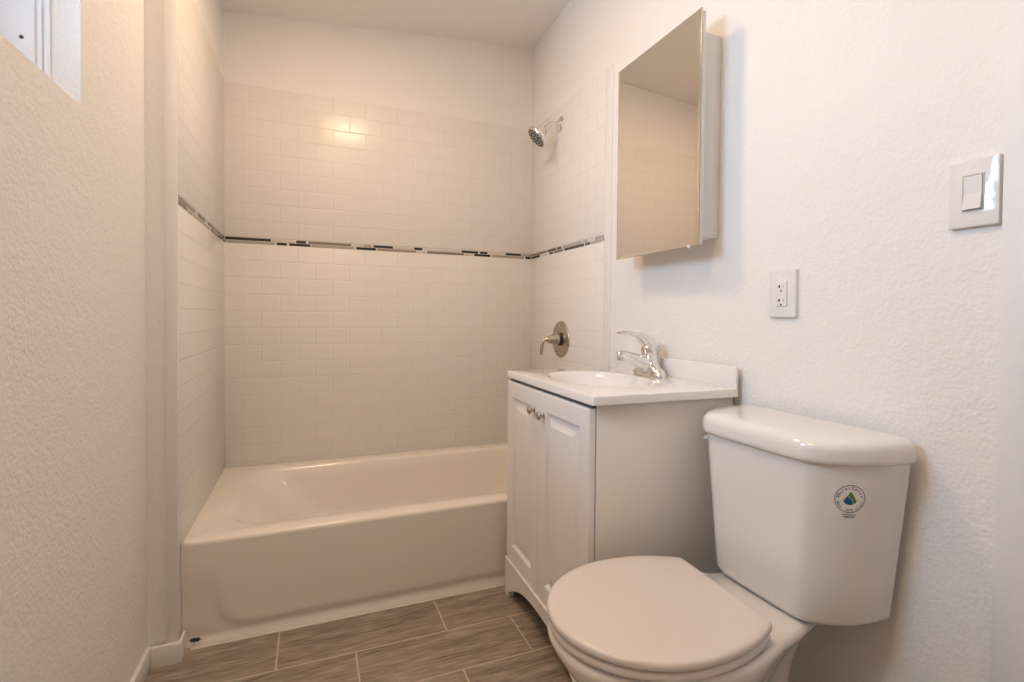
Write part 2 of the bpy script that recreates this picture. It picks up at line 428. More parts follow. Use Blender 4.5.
# window: stepped white vinyl frame, sash, glass
wn = bpy.data.objects.new('window_1', None); COL.objects.link(wn); wn['kind'] = 'structure'
wn['label'] = 'small high white vinyl window set deep in the left wall'
wn.location = (-0.2, -1.62, WIN_Z0); ORG['window_1'] = Vector((-0.2, -1.62, WIN_Z0))
def rect_frame(b, x0, x1, y0, y1, z0, z1, t):
    box(b, x0, x1, y0, y0-t, z0, z1, 0.0015); box(b, x0, x1, y1+t, y1, z0, z1, 0.0015)
    box(b, x0, x1, y0-t, y1+t, z0, z0+t, 0.0015); box(b, x0, x1, y0-t, y1+t, z1-t, z1, 0.0015)
bm = bmesh.new()
rect_frame(bm, -0.137, -0.126, WIN_Y0, WIN_Y1, WIN_Z0, WIN_Z1, 0.006)
rect_frame(bm, -0.146, -0.137, WIN_Y0, WIN_Y1, WIN_Z0, WIN_Z1, 0.011)
rect_frame(bm, -0.20, -0.146, WIN_Y0, WIN_Y1, WIN_Z0, WIN_Z1, 0.016)
rect_frame(bm, -0.245, -0.20, WIN_Y0, WIN_Y1, WIN_Z0, WIN_Z1, 0.030)
fr = obj('window_frame', bm, VINYL, wn)
bm = bmesh.new(); lathe(bm, (-0.166, WIN_Y0-0.016, 1.566), (0, -1, 0), [(0, 0.0035), (0.0015, 0.0035), (0.002, 0.002)], 12)
obj('screw', bm, DARK, fr)
bm = bmesh.new()
rect_frame(bm, -0.235, -0.208, WIN_Y0-0.030, -1.655, WIN_Z0+0.030, WIN_Z1-0.030, 0.030)
rect_frame(bm, -0.222, -0.204, -1.60, WIN_Y1+0.030, WIN_Z0+0.030, WIN_Z1-0.030, 0.030)
obj('window_sash', bm, VINYL, wn)
bm = bmesh.new(); box(bm, -0.224, -0.220, WIN_Y0-0.055, -1.63, WIN_Z0+0.055, WIN_Z1-0.055)
obj('window_pane', bm, GLASS, wn)
bm = bmesh.new(); box(bm, -0.215, -0.211, -1.625, WIN_Y1+0.055, WIN_Z0+0.055, WIN_Z1-0.055)
obj('window_pane', bm, GLASS, wn)

# ------------------------------------------------------------------ bathtub
def rrect(x0, x1, y0, y1, r, z, m=8, e=6):
    """rounded rectangle, constant vertex count; r = (r at x0y0, x1y0, x1y1, x0y1)"""
    if not isinstance(r, (list, tuple)): r = (r,)*4
    P = []
    cs = [(x0, y0, 1, 1, PI, r[0]), (x1, y0, -1, 1, 1.5*PI, r[1]), (x1, y1, -1, -1, 0, r[2]), (x0, y1, 1, -1, 0.5*PI, r[3])]
    arcs = []
    for cx, cy, sx, sy, a0, rr in cs:
        arcs.append([(cx+sx*rr+rr*math.cos(a0+0.5*PI*k/m), cy+sy*rr+rr*math.sin(a0+0.5*PI*k/m)) for k in range(m+1)])
    for i in range(4):
        P += arcs[i]
        a, b_ = arcs[i][-1], arcs[(i+1) % 4][0]
        P += [(a[0]+(b_[0]-a[0])*k/e, a[1]+(b_[1]-a[1])*k/e) for k in range(1, e)]
    return [(x, y, z) for x, y in P]
G = 0.002
TX0, TX1, TY0, TY1 = -0.005, W+0.005, -0.81, PT-0.001
tub = thing('bathtub', 'white built-in alcove bathtub with a plain front apron below the tiled walls', 'bathtub', (0.75, -0.405, 0))
bm = bmesh.new()
rings = [rrect(TX0, TX1, TY0, TY1, 0.001, ZR-0.0135),
         rrect(TX0, TX1, TY0+0.001, TY1, 0.001, ZR-0.0075),
         rrect(TX0, TX1, TY0+0.004, TY1, 0.001, ZR-0.0025),
         rrect(TX0, TX1, TY0+0.011, TY1, 0.001, ZR),
         rrect(0.085, W-0.075, TY0+0.085, -0.060, (0.13, 0.10, 0.10, 0.15), ZR-0.001),
         rrect(0.097, W-0.085, TY0+0.094, -0.070, (0.13, 0.10, 0.10, 0.15), ZR-0.005),
         rrect(0.112, W-0.092, TY0+0.101, -0.078, (0.13, 0.10, 0.10, 0.15), ZR-0.016),
         rrect(0.150, W-0.100, TY0+0.108, -0.086, (0.14, 0.10, 0.10, 0.15), ZR-0.055),
         rrect(0.215, W-0.115, TY0+0.118, -0.098, (0.15, 0.10, 0.10, 0.15), ZR-0.130),
         rrect(0.285, W-0.135, TY0+0.132, -0.112, (0.15, 0.10, 0.10, 0.15), ZR-0.210),
         rrect(0.330, W-0.155, TY0+0.150, -0.130, (0.15, 0.10, 0.10, 0.15), ZR-0.250),
         rrect(0.390, W-0.190, TY0+0.185, -0.165, (0.14, 0.10, 0.10, 0.14), ZR-0.268)]
loft(bm, rings, False, True)
obj('basin', bm, ENAMEL, tub, smooth=50)
# apron: grid with a raised rounded panel and a flared foot lip
bm = bmesh.new()
nx, nz = 150, 50
def apron_y(x, z):
    px0, px1, pz0, r = 0.100, 1.40, 0.046, 0.075
    qx = max(px0+r-x, x-(px1-r), 0); qz = max(pz0+r-z, 0)
    dd = math.hypot(qx, qz)-r                     # <0 inside the panel
    inside = 1-sstep(-0.012, 0.022, dd)
    fade = 1-sstep(0.10, 0.25, z)
    dep = 0.011*(1-inside)*fade
    lip = 0.012*(1-sstep(0.0, 0.026, z))
    return TY0 + dep - lip
grid = [[bm.verts.new((TX0+(TX1-TX0)*i/nx, apron_y(TX0+(TX1-TX0)*i/nx, 0.3145*j/nz), 0.001+0.3135*j/nz)) for i in range(nx+1)] for j in range(nz+1)]
for j in range(nz):
    for i in range(nx): bm.faces.new((grid[j][i], grid[j][i+1], grid[j+1][i+1], grid[j+1][i]))
for j in range(nz):                                # return thickness at the two ends
    for i in (0, nx):
        pass
back = [[bm.verts.new((v.co.x, TY0+0.03, v.co.z)) for v in (grid[0][0], grid[0][nx], grid[nz][nx], grid[nz][0])]][0]
bm.faces.new([grid[j][0] for j in range(nz+1)] + [back[3], back[0]])
bm.faces.new([grid[j][nx] for j in range(nz, -1, -1)] + [back[1], back[2]])
bm.faces.new([grid[0][i] for i in range(nx, -1, -1)] + [back[0], back[1]])
bm.faces.new([grid[nz][i] for i in range(nx+1)] + [back[2], back[3]])
bm.faces.new(back)
obj('apron', bm, ENAMEL, tub, smooth=50)
# bead of old caulk along the foot with a broken dark corner
import random
rnd = random.Random(4)
bm = bmesh.new()
pp = [(0.022+1.02*i/60, TY0-0.0112-0.0012*rnd.random(), 0.0025) for i in range(61)]
tube(bm, pp, [0.0035+0.0015*rnd.random() for _ in pp], 8)
obj('caulk_bead', bm, CAULK, tub)
bm = bmesh.new()
bmesh.ops.create_icosphere(bm, subdivisions=3, radius=1)
for v in bm.verts:
    k = 1+0.45*math.sin(9*v.co.x+3*v.co.y)*math.cos(7*v.co.z+2)
    v.co = Vector((v.co.x*0.014*k+0.032, v.co.y*0.003*k+TY0-0.0075, v.co.z*0.0058*k+0.027))
obj('chipped_corner', bm, DARK, tub)

# ------------------------------------------------------------------ shower head
SX, SY, SZ = W, -0.354, 1.976
sh = thing('wall_shower', 'chrome shower head on a short bent arm high on the tiled right wall', 'shower head', (SX, SY, SZ))
bm = bmesh.new(); lathe(bm, (SX, SY, SZ), (-1, 0, 0), [(0, 0.037), (0.004, 0.037), (0.010, 0.031), (0.014, 0.014), (0.015, 0.0105)], 32)
obj('wall_flange', bm, CHROME, sh)
bm = bmesh.new()
pth = smooth_path([(SX-0.008, SY, SZ), (SX-0.034, SY, SZ+0.003), (SX-0.056, SY+0.002, SZ-0.006), (SX-0.075, SY+0.004, SZ-0.028)], 8)
tube(bm, pth, 0.0098, 16, up=(0, 1, 0))
obj('shower_arm', bm, CHROME, sh)
ax = Vector((-0.70, 0.14, -0.70)).normalized()
o = Vector(pth[-1]) - ax*0.006
bm = bmesh.new()
lathe(bm, o, ax, [(0, 0.011), (0.004, 0.0155), (0.016, 0.0155), (0.018, 0.012), (0.022, 0.017), (0.030, 0.021), (0.038, 0.024), (0.048, 0.036), (0.060, 0.053), (0.068, 0.0595), (0.075, 0.060), (0.080, 0.057), (0.081, 0.053)], 40)
hd = obj('head_shell', bm, CHROME, sh)
bm = bmesh.new(); lathe(bm, o+ax*0.0812, ax, [(0, 0.0525), (0.001, 0.052), (0.0015, 0.001)], 36)
obj('spray_face', bm, mat('spray_plate', (0.55, 0.52, 0.48), 0.3, 0.6, var=(40, 0.1)), hd)
a_, u_, v_ = frame_of(ax)
for ring, cnt, r in ((0, 6, 0.014), (1, 10, 0.029), (2, 14, 0.0435)):
    for k in range(cnt):
        t = 2*PI*(k+0.5*ring)/cnt
        bm = bmesh.new(); lathe(bm, o+ax*0.082+(u_*math.cos(t)+v_*math.sin(t))*r, ax, [(0, 0.0056), (0.003, 0.005), (0.0042, 0.002)], 10)
        obj('spray_nozzle', bm, NOZZLE, hd)

# ------------------------------------------------------------------ tub valve trim
VX, VY, VZ = W, -0.379, 0.915
vt = thing('shower_valve', 'brushed nickel round valve plate with a drooping lever on the tile above the vanity', 'shower valve', (VX, VY, VZ))
bm = bmesh.new(); lathe(bm, (VX, VY, VZ), (-1, 0, 0), [(0, 0.090), (0.003, 0.090), (0.006, 0.087), (0.009, 0.070), (0.011, 0.040), (0.0115, 0.001)], 56)
pl = obj('valve_plate', bm, NICKEL, vt)
for s in (-1, 1):
    bm = bmesh.new(); lathe(bm, (VX-0.0078, VY, VZ+0.066*s), (-1, 0, 0), [(0, 0.005), (0.0025, 0.0045), (0.003, 0.002)], 14)
    obj('plate_screw', bm, CHROME, pl)
bm = bmesh.new(); lathe(bm, (VX-0.010, VY, VZ), (-1, 0, 0), [(0, 0.031), (0.012, 0.031), (0.0125, 0.029)], 36)
obj('valve_collar', bm, DARK, vt)
bm = bmesh.new()
lathe(bm, (VX-0.022, VY, VZ), (-1, 0, 0), [(0, 0.034), (0.004, 0.0345), (0.010, 0.0325), (0.035, 0.0215), (0.055, 0.0140), (0.066, 0.0095), (0.070, 0.004)], 40)
obj('handle_hub', bm, NICKEL, vt)
bm = bmesh.new()
pth = smooth_path([(VX-0.070, VY, VZ+0.002), (VX-0.088, VY, VZ+0.001), (VX-0.101, VY, VZ-0.014), (VX-0.105, VY, VZ-0.038), (VX-0.106, VY, VZ-0.076)], 6)
tube(bm, pth, interp([0.0115, 0.010, 0.009, 0.0085, 0.009, 0.0085, 0.006], len(pth)), 16, up=(0, 1, 0), flat=interp([1, .9, .75, .6, .5], len(pth)))
obj('lever', bm, NICKEL, vt)

# ------------------------------------------------------------------ medicine cabinet
mc = thing('medicine_cabinet', 'frameless mirrored medicine cabinet on the right wall above the sink', 'medicine cabinet', (W+PT, -1.22, 1.27))
MX = W-0.100
bm = bmesh.new()
box(bm, MX+0.022, W+PT-0.0005, -1.409, -1.050, 1.270, 1.876, 0.0015)
obj('cabinet_box', bm, mat('cabinet_body_white', (0.82, 0.79, 0.77), 0.4, var=(8, 0.03)), mc)
bm = bmesh.new(); box(bm, MX+0.004, MX+0.0215, -1.436, -1.018, 1.244, 1.918, 0.001)
dr = obj('cabinet_door', bm, mat('door_back_white', (0.82, 0.80, 0.79), 0.35, var=(8, 0.02)), mc)
bm = bmesh.new()
y0, y1, z0, z1 = -1.441, -1.013, 1.2385, 1.923
ring = lambda i, x: [(x, y0+i, z0+i), (x, y1-i, z0+i), (x, y1-i, z1-i), (x, y0+i, z1-i)]
loft(bm, [ring(0, MX+0.0038), ring(0, MX+0.0012), ring(0.0012, MX+0.0009), ring(0.011, MX)], True, True)
bm.faces.ensure_lookup_table()
for f in bm.faces: f.material_index = 1
for f in bm.faces:
    if all(v.co.x < MX+0.00095 for v in f.verts): f.material_index = 0
obj('mirror', bm, [MIRROR, MIRROR_EDGE], dr, smooth=0)
for yy in (-1.05, -1.40):
    bm = bmesh.new(); box(bm, MX-0.0018, MX+0.006, yy-0.006, yy+0.006, 1.2365, 1.2425, 0.0008)
    obj('mirror_clip', bm, DEVICE, dr)

# ------------------------------------------------------------------ added ceiling lamps for warm fill, unseen above the frame
def added_fill_lamp(lx, ly, label, glass):
    z = ceil_z(lx, ly)
    cl = thing('added_ceiling_fill', label, 'lamp', (lx, ly, z), 'added ceiling fill lamps')
    ln = Vector((0.0975, -0.06, -1)).normalized()
    b = bmesh.new(); lathe(b, Vector((lx, ly, z))-ln*0.002, ln, [(0, 0.150), (0.008, 0.150), (0.0135, 0.145), (0.0145, 0.136), (0.0120, 0.132), (0.004, 0.130)], 48)
    obj('fill_lamp_rim', b, TRIMW, cl)
    b = bmesh.new(); lathe(b, Vector((lx, ly, z))+ln*0.0030, ln, [(0, 0.1295), (0.012, 0.1290), (0.018, 0.126), (0.022, 0.118), (0.0235, 0.10)], 48)
    obj('fill_lamp_lens', b, glass, cl)
added_fill_lamp(0.48, -0.92, 'added unseen ceiling fill lamp with a warm frosted lens nearer the bathtub', FILL_LAMP)
added_fill_lamp(0.22, -2.20, 'added unseen ceiling fill lamp with a whiter frosted lens nearer the door', FILL_LAMP2)

# ------------------------------------------------------------------ vanity cabinet
VY0, VY1 = -0.868, -1.487          # far and near sides
VF = 1.027                         # door face
VT = 0.802                         # top of the cabinet
va = thing('vanity_cabinet', 'white two-door bathroom vanity cabinet with an arched toe board beside the tub', 'cabinet', (1.27, -1.18, 0)); va.rotation_euler.z = math.radians(-1.3)
bm = bmesh.new()
XF = VF+0.020
box(bm, XF, W-0.0025, VY0, VY0-0.016, 0, VT, 0.001)                    # far side
box(bm, XF+0.016, W-0.0025, VY0-0.0155, VY1+0.0155, 0.12, 0.136, 0.001)  # bottom
box(bm, W-0.008, W-0.0025, VY0-0.0155, VY1+0.0155, 0.05, VT, 0.001)      # back
box(bm, XF, XF+0.016, VY0-0.0155, VY1+0.0155, 0.137, VT-0.001, 0.001)      # front rail panel behind the doors
obj('carcass', bm, THERMO, va)
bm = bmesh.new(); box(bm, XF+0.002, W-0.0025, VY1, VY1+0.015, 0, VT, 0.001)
obj('side_panel', bm, SIDE_WARM, va)['label'] = 'white cabinet side panel facing the toilet, warm light in its colour'
# toe board with arch and two feet
bm = bmesh.new()
prof = [(VY0, 0.0), (VY0-0.034, 0.0)]
ya, yb = VY0-0.040, VY1+0.040
n = 26
prof += [(VY0-0.034, 0.012)]
for i in range(n+1):
    t = i/n
    y = ya+(yb-ya)*t
    prof.append((y, 0.018+0.072*(1-abs(2*t-1)**2.6)))
prof += [(VY1+0.034, 0.012), (VY1+0.034, 0.0), (VY1, 0.0), (VY1, 0.128), (VY0, 0.128)]
fa = [bm.verts.new((VF-0.004, y, z)) for y, z in prof]; fb = [bm.verts.new((VF+0.0185, y, z)) for y, z in prof]
bm.faces.new(fa); bm.faces.new(fb[::-1])
for i in range(len(prof)): bm.faces.new((fa[i], fa[(i+1) % len(prof)], fb[(i+1) % len(prof)], fb[i]))
toe = obj('toe_board', bm, THERMO, va, smooth=20)
bm = bmesh.new(); box(bm, VF-0.007, VF+0.0185, VY1, VY0, 0.1285, 0.1375, 0.003, 3)
obj('toe_moulding', bm, THERMO, toe)
def door(y0, y1, ky, kz):
    """y0 far, y1 near"""
    z0, z1 = 0.140, VT-0.012
    b = bmesh.new()
    R = lambda i, x: [(x, y0-i, z0+i), (x, y1+i, z0+i), (x, y1+i, z1-i), (x, y0-i, z1-i)]
    st = 0.058
    loft(b, [R(0, VF+0.0185), R(0, VF+0.003), R(0.001, VF+0.001), R(0.003, VF), R(st-0.006, VF), R(st-0.003, VF+0.0005), R(st, VF+0.004),
             R(st+0.004, VF+0.0095), R(st+0.008, VF+0.0110), R(st+0.012, VF+0.0105), R(st+0.034, VF+0.0015), R(st+0.036, VF+0.0005), R(st+0.039, VF+0.0003)], True, True)
    dd = obj('door', b, THERMO, va, smooth=25)
    b = bmesh.new()
    lathe(b, (VF, ky, kz), (-1, 0, 0), [(0, 0.0085), (0.002, 0.0085), (0.004, 0.006), (0.010, 0.0055), (0.013, 0.008), (0.016, 0.0125), (0.020, 0.0135), (0.023, 0.0115), (0.025, 0.007), (0.0255, 0.001)], 28)
    obj('knob', b, NICKEL, dd)['label'] = 'brushed nickel mushroom knob'
SEAM = -1.158
door(VY0-0.001, SEAM+0.0012, SEAM+0.033, 0.725)
door(SEAM-0.0012, VY1+0.001, SEAM-0.042, 0.720)
bm = bmesh.new(); box(bm, VF+0.010, XF+0.010, VY0-0.006, VY1+0.006, VT-0.0115, VT-0.0015)  # dark strip painting the shade between doors and countertop
obj('painted_gap_strip', bm, GAP_SHADE, va)

# ------------------------------------------------------------------ countertop with basin
CT, CB = 0.826, 0.8025
ct = thing('sink_countertop', 'glossy white one-piece vanity top with an oval basin and low backsplash', 'sink', (1.27, -1.185, CB)); ct.rotation_euler.z = math.radians(-1.3)
CXF, CYF, CYN = 1.025, -0.866, -1.508
BCX, BCY, BA, BB_ = 1.232, -1.170, 0.150, 0.205
N4 = 4*(8+6)-4
bm = bmesh.new()
outer = lambda i, z: rrect(CXF+i, W-0.0025-i*0.3, CYN+i, CYF-i, 0.004, z, 8, 9)
nn = len(outer(0, 0))
def oval(a, b_, z, dx=0.0):
    # vertex order follows the outer ring's directions
    ref = outer(0, 0); P = []
    for x, y, _ in ref:
        t = math.atan2((y-BCY)/0.31, (x-BCX-0.02)/0.24)
        P.append((BCX+dx+a*math.cos(t), BCY+b_*math.sin(t), z))
    return P
rings = [outer(0.012, CB), outer(0, CB), outer(0, CT-0.005), outer(0.0015, CT-0.0015), outer(0.005, CT),
         oval(BA+0.016, BB_+0.016, CT), oval(BA+0.010, BB_+0.010, CT+0.0008), oval(BA+0.003, BB_+0.003, CT+0.0004), oval(BA-0.004, BB_-0.004, CT-0.004),
         oval(BA-0.013, BB_-0.014, CT-0.020), oval(BA-0.030, BB_-0.036, CT-0.055), oval(BA-0.060, BB_-0.080, CT-0.095), oval(BA-0.100, BB_-0.140, CT-0.118), oval(0.022, 0.022, CT-0.124)]
loft(bm, rings, False, True)
obj('countertop', bm, MARBLE, ct, smooth=40)
bm = bmesh.new(); box(bm, W-0.013, W-0.0025, CYN, CYF, CT-0.002, 0.888, 0.004, 3)
obj('backsplash', bm, MARBLE, ct)
bm = bmesh.new(); lathe(bm, (BCX, BCY, CT-0.1245), (0, 0, 1), [(0, 0.021), (0.002, 0.022), (0.004, 0.019), (0.004, 0.013), (0.007, 0.012), (0.008, 0.002)], 24)
obj('drain', bm, CHROME, ct)

# ------------------------------------------------------------------ faucet
FX, FY, FZ = 1.440, -1.166, CT+0.0003
fc = thing('faucet', 'chrome single-lever centerset faucet on the white vanity top', 'faucet', (FX, FY, FZ)); fc.rotation_euler.z = math.radians(-1.3)
def stadium(hx, hy, z, n=40, cx=FX):
    P = []
    for k in range(n):
        t = 2*PI*k/n; c, s = math.cos(t), math.sin(t)
        P.append((cx+hx*(abs(c)**0.75)*(1 if c > 0 else -1), FY+hy*(abs(s)**0.75)*(1 if s > 0 else -1), z))
    return P
bm = bmesh.new()
loft(bm, [stadium(0.0275, 0.079, FZ), stadium(0.0275, 0.079, FZ+0.007), stadium(0.0265, 0.078, FZ+0.009), stadium(0.0255, 0.077, FZ+0.013),
          stadium(0.0235, 0.074, FZ+0.020), stadium(0.0240, 0.062, FZ+0.025), stadium(0.024, 0.046, FZ+0.033), stadium(0.0245, 0.033, FZ+0.046),
          stadium(0.0245, 0.0265, FZ+0.060), stadium(0.0225, 0.0235, FZ+0.072), stadium(0.020, 0.020, FZ+0.078)], True, True)
obj('faucet_body', bm, CHROME, fc, smooth=50)
bm = bmesh.new()
pth = smooth_path([(FX+0.012, FY, FZ+0.028), (FX-0.022, FY, FZ+0.040), (FX-0.060, FY, FZ+0.058), (FX-0.095, FY, FZ+0.073), (FX-0.116, FY, FZ+0.077), (FX-0.127, FY, FZ+0.074)], 6)
tube(bm, pth, interp([0.031, 0.030, 0.0245, 0.0185, 0.0160, 0.0150, 0.011], len(pth)), 20, flat=interp([0.9, 1.05, 1.0, 0.9, 0.85, 0.85, .8], len(pth)))
sp = obj('spout', bm, CHROME, fc, smooth=50)
bm = bmesh.new(); lathe(bm, (FX-0.114, FY, FZ+0.074), (-0.12, 0, -1), [(0, 0.0135), (0.010, 0.0135), (0.011, 0.0125), (0.020, 0.0120), (0.0205, 0.008)], 24)
obj('aerator', bm, CHROME, sp)
bm = bmesh.new()
lathe(bm, (FX+0.002, FY, FZ+0.070), (-0.22, 0, 1), [(0, 0.0225), (0.003, 0.0265), (0.012, 0.0275), (0.030, 0.0255), (0.042, 0.0195), (0.050, 0.010), (0.052, 0.002)], 32)
pth = smooth_path([(FX+0.010, FY, FZ+0.094), (FX-0.010, FY, FZ+0.116), (FX-0.036, FY, FZ+0.134), (FX-0.068, FY, FZ+0.1445), (FX-0.102, FY, FZ+0.1490), (FX-0.125, FY, FZ+0.1480)], 6)
tube(bm, pth, interp([0.023, 0.0245, 0.0215, 0.0165, 0.0145, 0.0135, 0.009], len(pth)), 18, flat=interp([1.0, 1.05, 0.85, 0.62, 0.50, 0.46, .42], len(pth)))
obj('lever_handle', bm, CHROME, fc, smooth=50)
bm = bmesh.new()
lathe(bm, (FX+0.0245, FY-0.016, FZ+0.006), (0.03, -0.04, 1), [(0, 0.0032), (0.084, 0.0032), (0.086, 0.0058), (0.093, 0.0068), (0.096, 0.0050), (0.097, 0.001)], 16)
obj('drain_lift_rod', bm, CHROME, fc)

# ------------------------------------------------------------------ toilet
TB, TC = 1.478, -1.751             # back of the tank, centre line
to = thing('toilet', 'white two-piece toilet with closed lid beside the vanity against the right wall', 'toilet', (1.20, TC, 0))
# bowl: lofted outlines; l is measured from the wall
def outline(lb, lf, hwf, hwb, z, n=64, e=0.78, lat=0.0):
    P = []
    for k in range(n):
        t = 2*PI*k/n
        c, s = math.cos(t), math.sin(t)
        l = (lb+lf)/2+(lf-lb)/2*(abs(c)**(0.9 if c > 0 else 0.62))*(1 if c > 0 else -1)
        q = (l-lb)/(lf-lb)
        hw = hwb+(hwf-hwb)*sstep(0.15, 0.62, q); zz = z-(0.0135*(1-sstep(0.200, 0.262, l)) if z > 0.37 else 0)
        P.append((TB-l, TC+lat+hw*(abs(s)**e)*(1 if s > 0 else -1), zz))
    return P
bm = bmesh.new()
LV = [(0.10, 0.545, 0.113, 0.088, 0.0), (0.10, 0.548, 0.115, 0.090, 0.012), (0.105, 0.535, 0.106, 0.083, 0.03), (0.11, 0.525, 0.098, 0.078, 0.09),
      (0.11, 0.530, 0.102, 0.076, 0.15), (0.10, 0.555, 0.123, 0.078, 0.21), (0.08, 0.598, 0.151, 0.082, 0.27), (0.05, 0.645, 0.174, 0.094, 0.325),
      (0.025, 0.668, 0.186, 0.110, 0.358), (0.012, 0.678, 0.190, 0.122, 0.378), (0.010, 0.680, 0.191, 0.126, 0.388), (0.012, 0.677, 0.189, 0.124, 0.396), (0.020, 0.670, 0.182, 0.117, 0.400)]
rg = [outline(*a) for a in LV]
loft(bm, rg, True, True)
obj('bowl', bm, CERAMIC, to, smooth=60)
# seat ring and lid, hinged together and sitting a little askew
HX = TB-0.285; ASK = math.radians(-3.0)
def dring(inset, z):
    """round-front seat outline with a flat back"""
    P = []; a, hw, lc, lb, hb, rc = 0.215, 0.190, 0.470, 0.284, 0.139, 0.012
    right = []
    for k in range(0, 25):                       # front half: ellipse from the tip to the widest point
        t = 0.5*PI*k/24; right.append((lc+a*math.cos(t), hw*math.sin(t)))
    for k in range(1, 13):                       # side towards the hinge
        q = k/12; l = lc-(lc-lb-rc)*q; q2 = (lc-l)/(lc-lb); right.append((l, hw-(hw-hb)*q2**2.2))
    l0, w0 = right[-1]
    for k in range(1, 6):
        t = 0.5*PI*k/5; right.append((l0-rc*math.sin(t), w0-0.004*math.sin(t)-rc*(1-math.cos(t))))
    wl = right[-1][1]
    for k in range(1, 6): right.append((lb, wl*(1-k/5)))
    full = right + [(l, -w_) for l, w_ in right[-2:0:-1]]
    n = len(full)
    for i, (l, w_) in enumerate(full):
        l1, w1 = full[(i+1) % n]; l2, w2 = full[i-1]
        tx, ty = l1-l2, w1-w2; d_ = math.hypot(tx, ty) or 1
        i1 = min(inset, 0.010)
        l, w_ = l-i1*ty/d_, w_+i1*tx/d_
        k_ = 1-(inset-i1)/0.19; l, w_ = 0.48+(l-0.48)*k_, w_*k_
        dx, dy = (TB-l)-HX, w_
        P.append((HX+dx*math.cos(ASK)-dy*math.sin(ASK), TC-0.012+dx*math.sin(ASK)+dy*math.cos(ASK), z))
    return P
bm = bmesh.new()
loft(bm, [dring(0.075, 0.407), dring(0.008, 0.407), dring(0.003, 0.409), dring(0.002, 0.414), dring(0.004, 0.420), dring(0.010, 0.423), dring(0.060, 0.4235), dring(0.072, 0.420), dring(0.075, 0.407)], False, False)
bmesh.ops.remove_doubles(bm, verts=bm.verts, dist=1e-5)
obj('seat', bm, SEATP, to, smooth=50)
bm = bmesh.new()
loft(bm, [dring(0.010, 0.4260), dring(0.002, 0.4265), dring(0.0, 0.429), dring(0.0, 0.436), dring(0.0015, 0.4395), dring(0.005, 0.4420), dring(0.012, 0.4434), dring(0.03, 0.4440), dring(0.07, 0.4446), dring(0.10, 0.4448)], True, True)
obj('seat_lid', bm, SEATP, to, smooth=50)
for s in (-1, 1):
    bm = bmesh.new(); lathe(bm, (TB-0.288, TC+s*0.075-0.020, 0.413), (0, 1, 0), [(0, 0.007), (0.002, 0.009), (0.038, 0.009), (0.040, 0.007)], 20)
    box(bm, TB-0.297, TB-0.276, TC+s*0.075-0.018, TC+s*0.075+0.018, 0.3995, 0.413, 0.003)
    obj('seat_hinge', bm, SEATP, to)
# tank
TANK_PROF = [(0, 1), (.25, .987), (.5, .94), (.70, .855), (.86, .745), (.95, .64), (.985, .53), (.997, .30), (1.0, 0)]
_half = smooth_path([(l, w_, 0) for l, w_ in TANK_PROF], 10)
_half = [(v.x, v.y) for v in _half]
_full = _half+[(l, -w_) for l, w_ in _half[-2::-1]]
def tank_pt(t, hw, d, z):
    """t from 0 (near wall, +y side) to PI (near wall, -y side)"""
    f = min(1, max(0, t/PI))*(len(_full)-1); k = min(int(f), len(_full)-2); q = f-k
    l = _full[k][0]+(_full[k+1][0]-_full[k][0])*q; w_ = _full[k][1]+(_full[k+1][1]-_full[k][1])*q
    return Vector((TB-l*d, TC+w_*hw, z))
def tank_ring(hw, d, z, n=80, inset=0.0):
    P = [tank_pt(PI*k/n, hw-inset, d-inset, z) for k in range(n+1)]
    return [tuple(p) for p in P]
TZ0, TZ1 = 0.387, 0.739
def tank_dim(z):
    q = (z-TZ0)/(TZ1-TZ0)
    return 0.184+0.036*q, 0.181+0.015*q
bm = bmesh.new()
rg = []
for z, ins in ((TZ0, 0.034), (TZ0+0.002, 0.020), (TZ0+0.007, 0.009), (TZ0+0.014, 0.003), (TZ0+0.023, 0.0), (TZ0+0.10, 0), (TZ0+0.20, 0), (TZ0+0.28, 0), (TZ1, 0)):
    hw, d_ = tank_dim(z); rg.append(tank_ring(hw, d_, z, inset=ins))
loft(bm, rg, True, True)
tk = obj('tank', bm, CERAMIC, to, smooth=60)
bm = bmesh.new()
LH, LD = 0.229, 0.208
rg = [tank_ring(LH, LD, z, inset=i) for z, i in ((0.7395, 0.010), (0.740, 0.003), (0.743, 0.0005), (0.750, 0), (0.766, 0.0), (0.774, 0.002), (0.780, 0.006), (0.784, 0.012), (0.7865, 0.022), (0.788, 0.045), (0.7885, 0.09))]
loft(bm, rg, True, True)
obj('tank_lid', bm, CERAMIC, to, smooth=60)
bm = bmesh.new()
lathe(bm, (1.372, TC+0.203, 0.706), (0.15, 1, 0), [(0, 0.011), (0.010, 0.011), (0.012, 0.009)], 18)
tube(bm, smooth_path([(1.372, TC+0.213, 0.706), (1.362, TC+0.215, 0.7055), (1.348, TC+0.212, 0.704)], 5), 0.0065, 12, flat=0.7)
obj('flush_lever', bm, SEATP, to)
for s in (-1, 1):
    bm = bmesh.new(); lathe(bm, (TB-0.30, TC+s*0.108, 0.020), (0, s, 0.35), [(0, 0.012), (0.006, 0.012), (0.014, 0.009), (0.018, 0.002)], 18)
    obj('bolt_cap', bm, SEATP, to)

